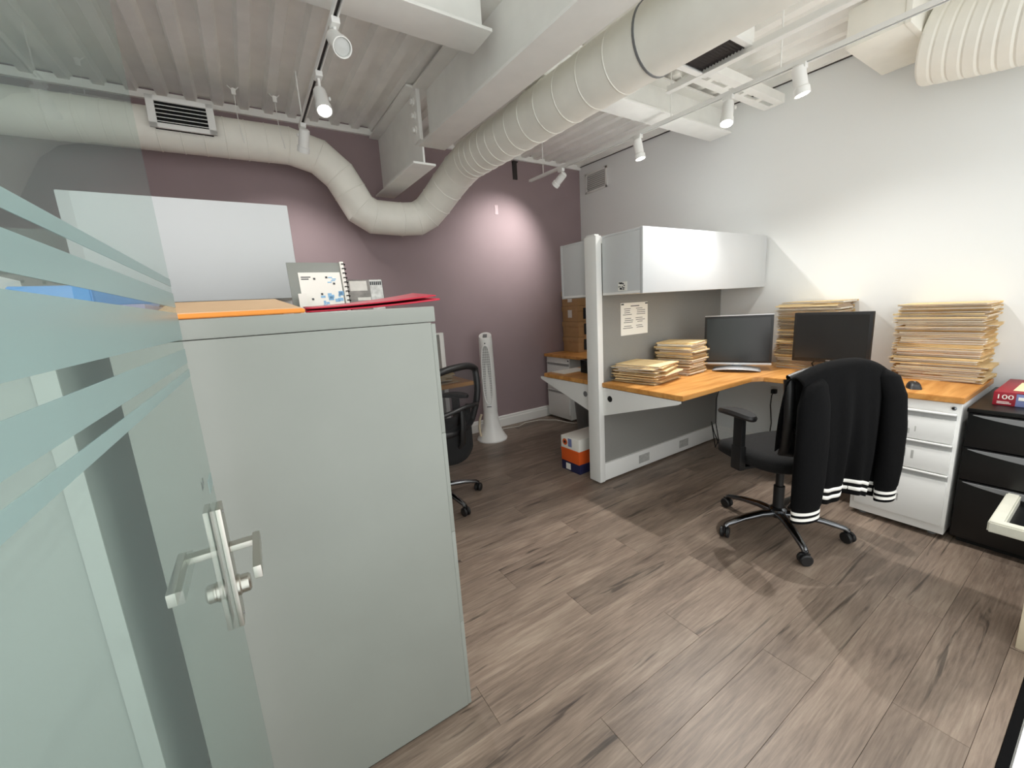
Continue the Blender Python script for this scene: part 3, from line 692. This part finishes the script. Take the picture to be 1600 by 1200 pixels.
MB().prism([(p.x, p.z) for p in pts[:-1]], 0, .002, M=basis((1, 0, 0), (0, 0, 1), (0, -1, 0), (0, -.0635, 0))).build('grille_back', mat('pale_grey_plastic', (168, 168, 166), .5), tf, 0)
mb = MB()
for k in range(22):
    z = .405+.0232*k; hw = .044*min(1, math.sqrt(max(.05, 1-abs((z-.66)/.285)**3))); mb.bar((-hw, -.069, z), (hw, -.069, z), .003, .004)
for x in (-.026, -.009, .009, .026): mb.bar((x, -.070, .395), (x, -.070, .925), .003, .003)
mb.build('grille_bars', M_offwhite, tf, 0)
MB().lathe([(.010, 0), (.010, .008), (.007, .011)], 14, basis((1, 0, 0), (0, 0, 1), (0, -1, 0), (0.005, -.068, .66))).build('grille_knob', M_offwhite, tf)
MB().lathe([(.006, 0), (.006, .002)], 12, basis((1, 0, 0), (0, 0, 1), (0, -1, 0), (0, -.0625, .965))).build('sensor_dot', M_darkprint, tf)
MB().box(-.022, .022, -.073, -.070, .345, .351).build('brand_strip', M_darkprint, tf, 0)
MB().tube([(-.10, -.10, .06), (-.112, -.075, .14), (-.105, -.06, .22), (-.085, -.06, .27)], .02, 10, flat=.6).build('handle', M_beige, tf)
tag(MB().tube([(2.0, 3.50, .006), (2.12, 3.60, .006), (2.3, 3.56, .006), (2.42, 3.62, .006), (2.6, 3.60, .006), (2.74, 3.46, .006), (2.77, 3.30, .006), (2.80, 3.22, .006), (2.95, 3.16, .006)], .004, 8).build('floor_cord', M_cordw), 'white cord trailing over the floor from the tower fan', 'cord')

# ------------------------------------------------------------------ office chairs
def chair_geometry():
    g = {}
    arm = []
    g['star_leg'] = MB().tube([(.03, 0, .105), (.10, 0, .108), (.20, 0, .096), (.29, 0, .075), (.305, 0, .062)], [.026, .023, .019, .016, .014], 12, flat=.75).mesh('star_leg', M_chrome)
    mb = MB(); 
    for s in (-1, 1): mb.lathe([(.008, -.009), (.024, -.009), (.029, -.004), (.029, .004), (.024, .009), (.008, .009)], 18, basis((0, 0, 1), (1, 0, 0), (0, 1, 0), (0, s*.014, .0292)))
    g['wheel'] = mb.mesh('caster_wheels', M_black)
    mb = MB().box(-.026, .022, -.0035, .0035, .028, .058, .003); mb.tube([(0, 0, .045), (0, 0, .075)], .007, 8); g['fork'] = mb.mesh('caster_hood', M_black)
    return g
CG = chair_geometry()
def rbox_grid(nx, ny, fx):
    return MB()
def office_chair(label, cx, cy, n, star0, mesh_back, zseat=.47):
    rz = math.atan2(n[1], n[0])-PI/2      # local +Y is the facing direction
    t = thing('office_chair', label, 'chair', (cx, cy, 0), rz)
    MB().lathe([(.036, .085), (.042, .095), (.042, .13), (.03, .14)], 20).build('hub', M_chrome, t)
    for k in range(5):
        a = star0-rz+k*2*PI/5
        lg = inst('star_leg', CG['star_leg'], t, (0, 0, 0), (0, 0, a))
        cs = inst('caster', CG['fork'], t, (.305*math.cos(a), .305*math.sin(a), 0), (0, 0, a+.8*k)); inst('caster_wheels', CG['wheel'], cs)
    MB().lathe([(.026, .12), (.026, .26), (.019, .262), (.019, zseat-.07)], 16).build('gas_column', M_black, t)
    MB().box(-.09, .09, -.12, .10, zseat-.085, zseat-.045, .012).build('tilt_mechanism', M_black, t)
    mb = MB()
    def seat(u, v):
        a = u*2*PI; r = v
        x = .255*math.copysign(abs(math.cos(a))**.62, math.cos(a)); y = .245*math.copysign(abs(math.sin(a))**.62, math.sin(a))+.02
        return x, y
    n_ = 36; levels = ((.0, -.045, .6), (0, -.045, .93), (0, -.03, 1.0), (0, .005, 1.0), (0, .026, .96), (0, .032, .8), (0, .026, .4), (0, .024, .05))
    rings = []
    for _, z, s in levels:
        ring = []
        for k in range(n_):
            x, y = seat(k/n_, 1); yy = .02+(y-.02)*s
            dip = -.035*max(0, (yy-.10)/.16)**2 if z > -.02 else -.025*max(0, (yy-.10)/.16)**2
            ring.append(mb.bm.verts.new((x*s, yy, zseat+z+dip)))
        rings.append(ring)
    for a, b in zip(rings, rings[1:]):
        for k in range(n_): mb.bm.faces.new((a[k], a[(k+1) % n_], b[(k+1) % n_], b[k]))
    mb.bm.faces.new(rings[0][::-1]); mb.bm.faces.new(rings[-1]); mb.build('seat', M_blackfab, t, 60)
    # back: outline loop and a membrane
    H0, H1 = zseat+.06, .945
    def bk(u, v):      # u -1..1, v 0..1
        wdt = .205+.035*math.sin(min(1, v*1.25)*PI*.5)
        z = H0+(H1-H0)*v-.045*(abs(u)**2.6)*v+.02*(abs(u)**2)*(1-v)
        yy = -.235-.035*v+.045*u*u-.03*math.sin(v*PI)*.8
        return Vector((u*wdt, yy, z))
    loop = [bk(-1+2*k/14, 1) for k in range(15)]+[bk(1, 1-k/12) for k in range(1, 13)]+[bk(1-2*k/14, 0) for k in range(1, 15)]+[bk(-1, k/12) for k in range(1, 12)]
    loop.append(loop[0].copy()); mb = MB(); mb.tube(loop, .022, 10, cap=False); mb.build('back_frame', M_black, t, 70)
    mb = MB().grid(lambda u, v: bk(-1+2*u, v), 16, 14)
    bkp = mb.build('backrest', M_mesh if mesh_back else M_blackfab, t, 70)
    if not mesh_back: s = bkp.modifiers.new('thick', 'SOLIDIFY'); s.thickness = .02
    mb = MB().tube([(0, -.10, zseat-.065), (0, -.22, zseat-.06), (0, -.27, zseat-.01), (0, -.285, zseat+.12), (0, -.285, zseat+.22)], [.022, .022, .024, .022, .016], 12, flat=.6); mb.build('back_support', M_black, t)
    mb = MB().tube([tuple(bk(-.95, .33)+Vector((0, -.014, 0))), (-.1, -.30, zseat+.22), (0, -.30, zseat+.225), (.1, -.30, zseat+.22), tuple(bk(.95, .33)+Vector((0, -.014, 0)))], .014, 10); mb.build('lumbar_bar', M_black, t)
    if mesh_back:
        lp_ = MB().grid(lambda u, v: bk(-.94+1.88*u, 0)*1.0+Vector((0, -.012*math.sin(u*PI), .10-.30*v+.02*(2*u-1)**2)), 12, 8).build('lower_back_panel', M_blackfab, t, 70); lp_.modifiers.new('thick', 'SOLIDIFY').thickness = .03
    for s in (-1, 1):
        ar = MB().bar((s*.275, .0, zseat-.02), (s*.275, .0, .685), .028, .055, .006).build('arm_post', M_black, t)
        MB().bar((s*.08, .0, zseat-.062), (s*.285, .0, zseat-.062), .05, .016, .004).build('arm_bracket', M_black, ar)
        MB().bar((s*.275, .0, zseat-.07), (s*.275, .0, zseat+.06), .036, .064, .008).build('arm_sleeve', M_black, ar)
        mb = MB(); prof = []
        nn = 24; top = []; bot = []; mid = []
        for k in range(nn):
            a = 2*PI*k/nn; x = .044*math.copysign(abs(math.cos(a))**.7, math.cos(a)); y = .125*math.copysign(abs(math.sin(a))**.75, math.sin(a))+.02
            x += -s*.012*((y-.02)/.125)
            bot.append(mb.bm.verts.new((s*.278+x*.8, y*.95, .685-.010*((y)/.125)**2))); mid.append(mb.bm.verts.new((s*.278+x, y, .698-.012*(y/.125)**2))); top.append(mb.bm.verts.new((s*.278+x*.82, y*.94, .712-.012*(y/.125)**2)))
        for a_, b_ in ((bot, mid), (mid, top)):
            for k in range(nn): mb.bm.faces.new((a_[k], a_[(k+1) % nn], b_[(k+1) % nn], b_[k]))
        mb.bm.faces.new(bot[::-1]); mb.bm.faces.new(top); mb.build('armrest_pad', M_black, t, 50)
    return t
N1 = Vector((.32, .95)).normalized()
office_chair('black office chair at the L-shaped desk with jacket over its back', 2.255, .953, N1, math.radians(82), False)
office_chair('black mesh-back office chair partly hidden by the tall grey cabinet', .905, 2.49, Vector((-.42, .9)).normalized(), math.radians(-77), True)

# jacket over the back of the near chair (local frame of that chair)
jk = thing('jacket', 'black jacket with white striped cuffs and hem hung over the chair back', 'jacket', (2.255, .953, 0), math.atan2(N1.y, N1.x)-PI/2)
def jtop(u):      # shoulder line height over u -1..1
    return .955-.06*abs(u)**2.4
def jk_pt(u, v, off=0.0):
    "v 0 = front hem (inside, short), .3 = top of the back, 1 = rear hem"
    zt = jtop(u)
    wd = .268 if u < 0 else .226
    if v < .28:
        s = v/.28; z = zt-.34*(1-s); yy = -.205+.02*(1-s)-.035*s*s
        x = u*wd*(.93+.07*s)
    elif v < .36:
        s = (v-.28)/.08; a = PI*s; z = zt+.022*math.sin(a); yy = -.262-.042*(1-math.cos(a))*.5*1.0+.022; yy = -.24-.075*s
        x = u*wd
    else:
        s = (v-.36)/.64; z = zt-(zt-.345)*s
        fold = .018*math.sin(u*9+s*1.5)*s+.010*math.sin(u*17+1)*s
        flare = 1-.06*math.sin(s*PI*.8)
        yy = -.315-.018*math.sin(s*PI)+fold-.012*s-off
        x = u*wd*flare
        z += .014*math.sin(u*5+.6)*s-.02*u*s
    return Vector((x, yy, z))
mb = MB().grid(lambda u, v: jk_pt(-1+2*u, v), 44, 60)
body = mb.build('jacket_body', M_jacket, jk, 80); s = body.modifiers.new('thick', 'SOLIDIFY'); s.thickness = .004; s.offset = 0
for v0, v1 in ((.922, .940), (.958, .976)):
    hs_ = MB().grid(lambda u, v: jk_pt(-.99+1.98*u, v0+(v1-v0)*v, .0035), 66, 2).build('hem_stripe', M_stripe, jk, 80, label='white knitted hem stripe'); hs_.modifiers.new('thick', 'SOLIDIFY').thickness = .003
def sleeve(s, zend, xo, a0):
    rows = [(.03, .018, s*.18, -.300, .915), (.055, .032, s*.205, -.318, .885), (a0, .038, s*.225, -.335, .80), (a0+.004, .040, s*(.232+xo*.5), -.350, .65), (a0, .038, s*(.236+xo*.8), -.354, .48),
            (a0-.006, .034, s*(.238+xo), -.354, zend+.075), (a0-.010, .029, s*(.238+xo), -.354, zend+.06), (a0-.010, .028, s*(.238+xo), -.354, zend), (a0*.4, .008, s*(.238+xo), -.354, zend+.002)]
    def ring(rows_, name, m_, parent, label, grow=0):
        n = 28; mb = MB(); rs_ = []
        for a, b, x, y, z in rows_:
            rs_.append([mb.bm.verts.new((x+(a+grow)*math.cos(t_)+.003*math.sin(3*t_+z*9)*(grow == 0), y+(b+grow)*math.sin(t_), z)) for t_ in [2*PI*k/n for k in range(n)]])
        for p_, q_ in zip(rs_, rs_[1:]):
            for k in range(n): mb.bm.faces.new((p_[k], p_[(k+1) % n], q_[(k+1) % n], q_[k]))
        mb.bm.faces.new(rs_[0][::-1]); mb.bm.faces.new(rs_[-1]); return mb.build(name, m_, parent, 70, label)
    o = ring(rows, 'sleeve', M_jacket, jk, 'black sleeve')
    a, b, x, y, _ = rows[-2]
    for z0, z1 in ((.040, .052), (.014, .026)): ring([(a, b, x, y, zend+z1), (a, b, x, y, zend+z0)], 'cuff_stripe', M_stripe, o, 'white knitted cuff stripe', .0035)
sleeve(-1, .295, .012, .078); sleeve(1, .31, -.030, .060)

# ------------------------------------------------------------------ black cabinet and its box, right edge
bc = thing('drawer_cabinet', 'black three-drawer cabinet with crescent pulls at the right edge', 'cabinet', (2.775, .05, 0))
yw = .35
MB().box(.02, .62, -yw, yw, .03, .688, bev=.004).build('body', M_blackmetal, bc)
MB().box(.0, .63, -yw-.002, yw+.002, .672, .692, bev=.004).build('top', M_blackmetal, bc)
MB().box(.05, .58, -yw+.02, yw-.02, 0, .03).build('plinth', M_dark, bc, 0)
for a, b in ((.505, .668), (.34, .50), (.05, .335)):
    d = MB().box(0, .02, -yw+.004, yw-.004, a, b, bev=.004).build('drawer', M_blackmetal, bc)
    mb = MB(); n = 20
    up_, lo_ = [], []
    for k in range(n+1):
        s = k/n; y = yw-.02-s*(2*yw-.04); hgt = .034*math.sin(PI*s)**.8+.001
        up_.append((y, b-.006)); lo_.append((y, b-.006-hgt))
    poly = up_+lo_[::-1]
    MB().prism(poly, 0, .008, M=basis((0, 1, 0), (0, 0, 1), (-1, 0, 0), (-.0005, 0, 0))).build('crescent_pull', M_grey_plastic, d, 30)
tr = MB()
T = bc
tz = .325
tr.prism([(-.40, -.20), (-.0005, -.20), (-.0005, -.158), (-.355, -.158), (-.355, .15), (-.0005, .15), (-.0005, .192), (-.40, .192)], tz-.045, tz, bev=.005)
tr.build('pull_out_tray', M_tray, bc, label='pale plastic pull-out tray frame')
MB().box(-.36, .0, -.16, .152, tz-.045, tz-.040).build('tray_bottom', M_blackmetal, bc, 0)
bx = thing('folder_box', 'maroon and lilac printed carton marked 100 on the black cabinet', 'box', (2.915, .345, .693), .0)
MB().box(0, .40, -.30, 0, 0, .062, .002).build('box_body', M_lilac, bx)
MB().box(-.001, .05, -.068, .001, .0, .0625, .001).build('maroon_end', M_maroon, bx)
MB().box(.0, .4005, -.30, .0008, .058, .0635, .001).build('lid_panel', M_maroon, bx)
MB().box(.06, .3, -.24, -.05, .0632, .0646).build('cream_panel', M_cream, bx, 0)
MB().box(-.0015, -.0005, -.30, -.075, .03, .045).build('white_band', M_paper, bx, 0)
text('100', .030, M_paper, bx, FACE_W((-.0012, -.034, .040)), sx=1.25)
mb = MB(); mb.box(-.0018, -.001, -.05, -.012, .016, .019); mb.box(-.0018, -.001, -.056, -.012, .009, .012); mb.build('small_print', M_paper, bx, 0)

# box standing at the right edge of the doorway
bg_ = thing('beige_box', 'beige box on the floor at the right edge beside the black threshold', 'box', (2.092, .10, 0))
MB().box(.012, .24, -.30, 0, .004, .262, .003).build('box_body', M_beige, bg_); MB().box(0, .012, -.30, .004, .0, .262, .002).build('front_board', M_beige, bg_); MB().box(-.002, .244, -.302, .006, .262, .27, .002).build('lid', M_beige, bg_)

# ------------------------------------------------------------------ left: tall cabinets, things on top, second workstation
fc = thing('filing_cabinet', 'tall pale grey filing cabinet, its flat side filling the foreground', 'cabinet')
CX0, CX1, CY0, CY1, CH = -.232, .414, 1.05, 1.51, 1.305
MB().box(CX0, CX1, CY0, CY1, .012, CH-.0430, bev=.002).build('body', M_grey_cab, fc)
MB().box(CX0-.001, CX1+.013, CY0-.002, CY1+.002, CH-.042, CH, bev=.004).build('top_cap', M_grey_cab, fc)
MB().box(CX0+.01, CX1-.01, CY0+.01, CY1-.01, 0, .012).build('plinth', M_dark, fc, 0)
for k in range(4):
    z0 = .014+k*.3112
    d = MB().box(CX1, CX1+.012, CY0+.0005, CY1-.0005, z0, z0+.3104, bev=.001).build('drawer', M_grey_cab, fc)
    MB().box(CX1+.012, CX1+.024, CY0+.17, CY1-.17, z0+.20, z0+.225, bev=.003).build('pull_handle', M_nickel, d)
fc['label'] = 'tall pale grey filing cabinet, its flat side filling the foreground'
fw_ = thing('storage_cabinet', 'white storage cabinet behind the striped glass door', 'cabinet')
MB().box(-1.05, -.306, 1.05, 1.51, .012, CH, bev=.003).build('body', mat('pale_enamel', (156, 160, 156), .45), fw_)
MB().box(-.337, -.304, 1.046, 1.052, .012, CH, bev=.001).build('edge_strip', mat('pale_edge', (174, 178, 174), .45), fw_)
MB().box(-1.04, -.32, 1.06, 1.50, 0, .012).build('plinth', M_dark, fw_, 0)

env = thing('padded_envelope', 'orange-edged tan envelope lying on the grey filing cabinet', 'envelope', (-.02, 1.075, CH+.001), 0)
Me = Matrix.Rotation(math.radians(7), 4, 'X')
MB().prism([(-.145, 0), (.135, 0), (.095, .30), (-.145, .30)], 0, .010, M=Me, bev=.002).build('envelope_body', M_orange, env)
MB().prism([(-.143, .004), (.128, .004), (.092, .297), (-.143, .297)], .0102, .012, M=Me).build('envelope_face', M_tan, env, 0)
rf = thing('red_folder', 'curled red folder overhanging the end of the grey filing cabinet', 'folder', (.10, 1.07, CH+.001))
def rfold(u, v):
    x = .018+.332*u; z = .004+.024*u*u*(.6+.4*v)+.010*v
    return Vector((x+.02*v, .02+.24*v-.03*u, z))
o = MB().grid(rfold, 20, 8).build('cover', M_red, rf, 70); s = o.modifiers.new('thick', 'SOLIDIFY'); s.thickness = .004; s.offset = 1
o = MB().grid(lambda u, v: rfold(u*.97, v)*1.0+Vector((0, .002, .007+.004*u)), 20, 8).build('upper_flap', M_red, rf, 70); s = o.modifiers.new('thick', 'SOLIDIFY'); s.thickness = .003; s.offset = 1

cal = thing('spiral_binder', 'white spiral-bound planner with blue map print standing on the grey cabinet', 'binder', (.205, 1.40, CH+.0005), 0)
Mc = Matrix.Rotation(math.radians(-10), 4, 'X')
MB().box(-.085, .072, 0, .006, 0, .160, .001, M=Mc).build('back_cover', M_grey_cab, cal)
MB().box(-.058, .062, -.003, 0, .012, .128, M=Mc).build('printed_page', M_paper, cal, 0)
mb = MB(); random.seed(11)
for k in range(14): 
    x = random.uniform(-.01, .05); z = random.uniform(.02, .055); mb.box(x, x+random.uniform(.006, .016), -.004, -.003, z, z+random.uniform(.006, .016), M=Mc)
for k in range(4):
    x = random.uniform(.02, .04); mb.box(x, x+.012, -.004, -.003, .095+.005*k, .098+.005*k, M=Mc)
mb.build('blue_print', M_blueink, cal, 0)
mb = MB()
for x, z in ((-.028, .045), (.0, .060), (.04, .092), (.022, .022), (-.015, .108), (.02, .112)): mb.box(x-.003, x+.003, -.0046, -.004, z-.003, z+.003, M=Mc)
for k in range(2): mb.box(-.052, -.025-.006*k, -.004, -.003, .112-.006*k, .115-.006*k, M=Mc)
mb.build('black_print', M_greytxt, cal, 0)
MB().box(.066, .078, -.006, .009, 0, .162, .002, M=Mc).build('binding_strip', M_paper, cal)
me = MB().tube([(.070, -.010, 0), (.078, -.010, .0), (.082, -.004, 0), (.082, .004, 0), (.078, .012, 0), (.070, .012, 0)], .0016, 6).mesh('spiral_ring', M_dark)
for k in range(11): 
    o = inst('spiral_ring', me, cal); o.matrix_local = Mc @ Matrix.Translation((0, 0, .008+.0145*k))
tag(MB().box(.135, .157, 1.375, 1.385, CH+.001, CH+.062).build('white_card', M_paper, None, 0), 'small blank white card leaning in front of the planner', 'card')
mg = thing('magazine', 'grey interior-photo brochure standing beside the spiral planner', 'magazine', (.345, 1.42, CH+.0005), 0)
Mg = Matrix.Rotation(math.radians(-8), 4, 'X')
MB().box(-.058, .058, 0, .007, 0, .105, .0008, M=Mg).build('pages', M_brown, mg)
MB().box(-.056, .014, -.0008, 0, .0, .104, M=Mg).build('photo', mat('photo_grey', (128, 124, 118), .5, noise=.45, nscale=28), mg, 0)
mb = MB(); mb.box(-.05, .005, -.0014, -.0008, .068, .1, M=Mg); mb.box(-.03, .012, -.0014, -.0008, .036, .046, M=Mg); mb.build('photo_ceiling', mat('photo_pale', (205, 202, 194), .5, noise=.1, nscale=30), mg, 0)
MB().box(.0145, .056, -.0008, 0, .0, .104, M=Mg).build('title_strip', mat('photo_light', (190, 190, 186), .5, noise=.3, nscale=50), mg, 0)
mb = MB(); random.seed(4)
for k in range(6): mb.box(.016+.0065*k, .0205+.0065*k, -.0014, -.0008, .086, .098, M=Mg)
mb.build('title_print', M_darkprint, mg, 0)
# things on the white cabinet seen through the glass
bf = thing('blue_folder', 'blue folder box seen through the clear stripe of the glass door', 'folder', (-.31, 1.12, CH+.0015), .0)
MB().box(-.06, .135, 0, .24, 0, .036, .003).build('lower_part', M_lilac, bf); MB().prism([(-.05, .0), (.06, .0), (.13, .22), (-.05, .22)], .037, .075, bev=.002).build('upper_part', M_blue, bf)
wp = thing('ring_binder', 'white ring binder on top of the white cabinet behind the glass door', 'binder', (-.62, 1.12, CH+.001), .05)
MB().box(-.18, .20, 0, .26, 0, .095, .003).build('cover', M_paper, wp); MB().box(.20, .214, .0, .26, .0, .11, .004).build('spine', M_trim, wp)
for k in range(4): MB().tube([(.210, -.003, .012+.026*k), (.222, -.003, .014+.026*k), (.222, .01, .014+.026*k)], .005, 8).build('ring', M_grey_plastic, wp)

# partition and bin behind the cabinets
wp2 = thing('office_partition', 'tall cubicle partition hidden behind the grey filing cabinet, carrying an overhead bin', 'partition')
MB().box(-1.2, .13, 2.03, 2.09, .14, 1.64).build('fabric_panel', M_fabric, wp2, 0)
MB().box(.13, .17, 2.02, 2.10, .01, 1.66, .004).build('end_post', M_offwhite, wp2)
MB().box(-1.2, .13, 2.02, 2.10, .01, .14, .003).build('kick_plate', M_offwhite, wp2)
wall_bin('white overhead bin above the grey filing cabinet and envelope', 1.735, 2.015, -.405, .175, 1.375, 1.693, -1)
lp = thing('office_partition', 'low grey fabric partition with white edge behind the mesh chair', 'partition')
MB().box(-.6, 1.405, 3.40, 3.45, .08, 1.085).build('fabric_panel', M_fabric, lp, 0)
MB().box(1.405, 1.445, 3.395, 3.455, .01, 1.10, .004).build('end_post', M_offwhite, lp)
MB().box(-.6, 1.405, 3.395, 3.455, 1.085, 1.10, .003).build('top_rail', M_offwhite, lp)
MB().box(-.6, 1.405, 3.395, 3.455, .01, .08, .003).build('kick_plate', M_offwhite, lp)
dw = desk('honey wood worktop behind the mesh chair', [(-.5, 2.78), (1.40, 2.78), (1.40, 3.39), (-.5, 3.39)])
for xx in (-.45, .55): MB().box(xx, xx+.03, 2.85, 3.37, 0, .71, .002).build('end_panel', M_offwhite, dw)
stack('manila file folder spread on the worktop behind the mesh chair', 'folders behind the mesh chair', 1.15, 3.02, .74, 1.3, 8, .008, .25, .32, 25, .03, .12)
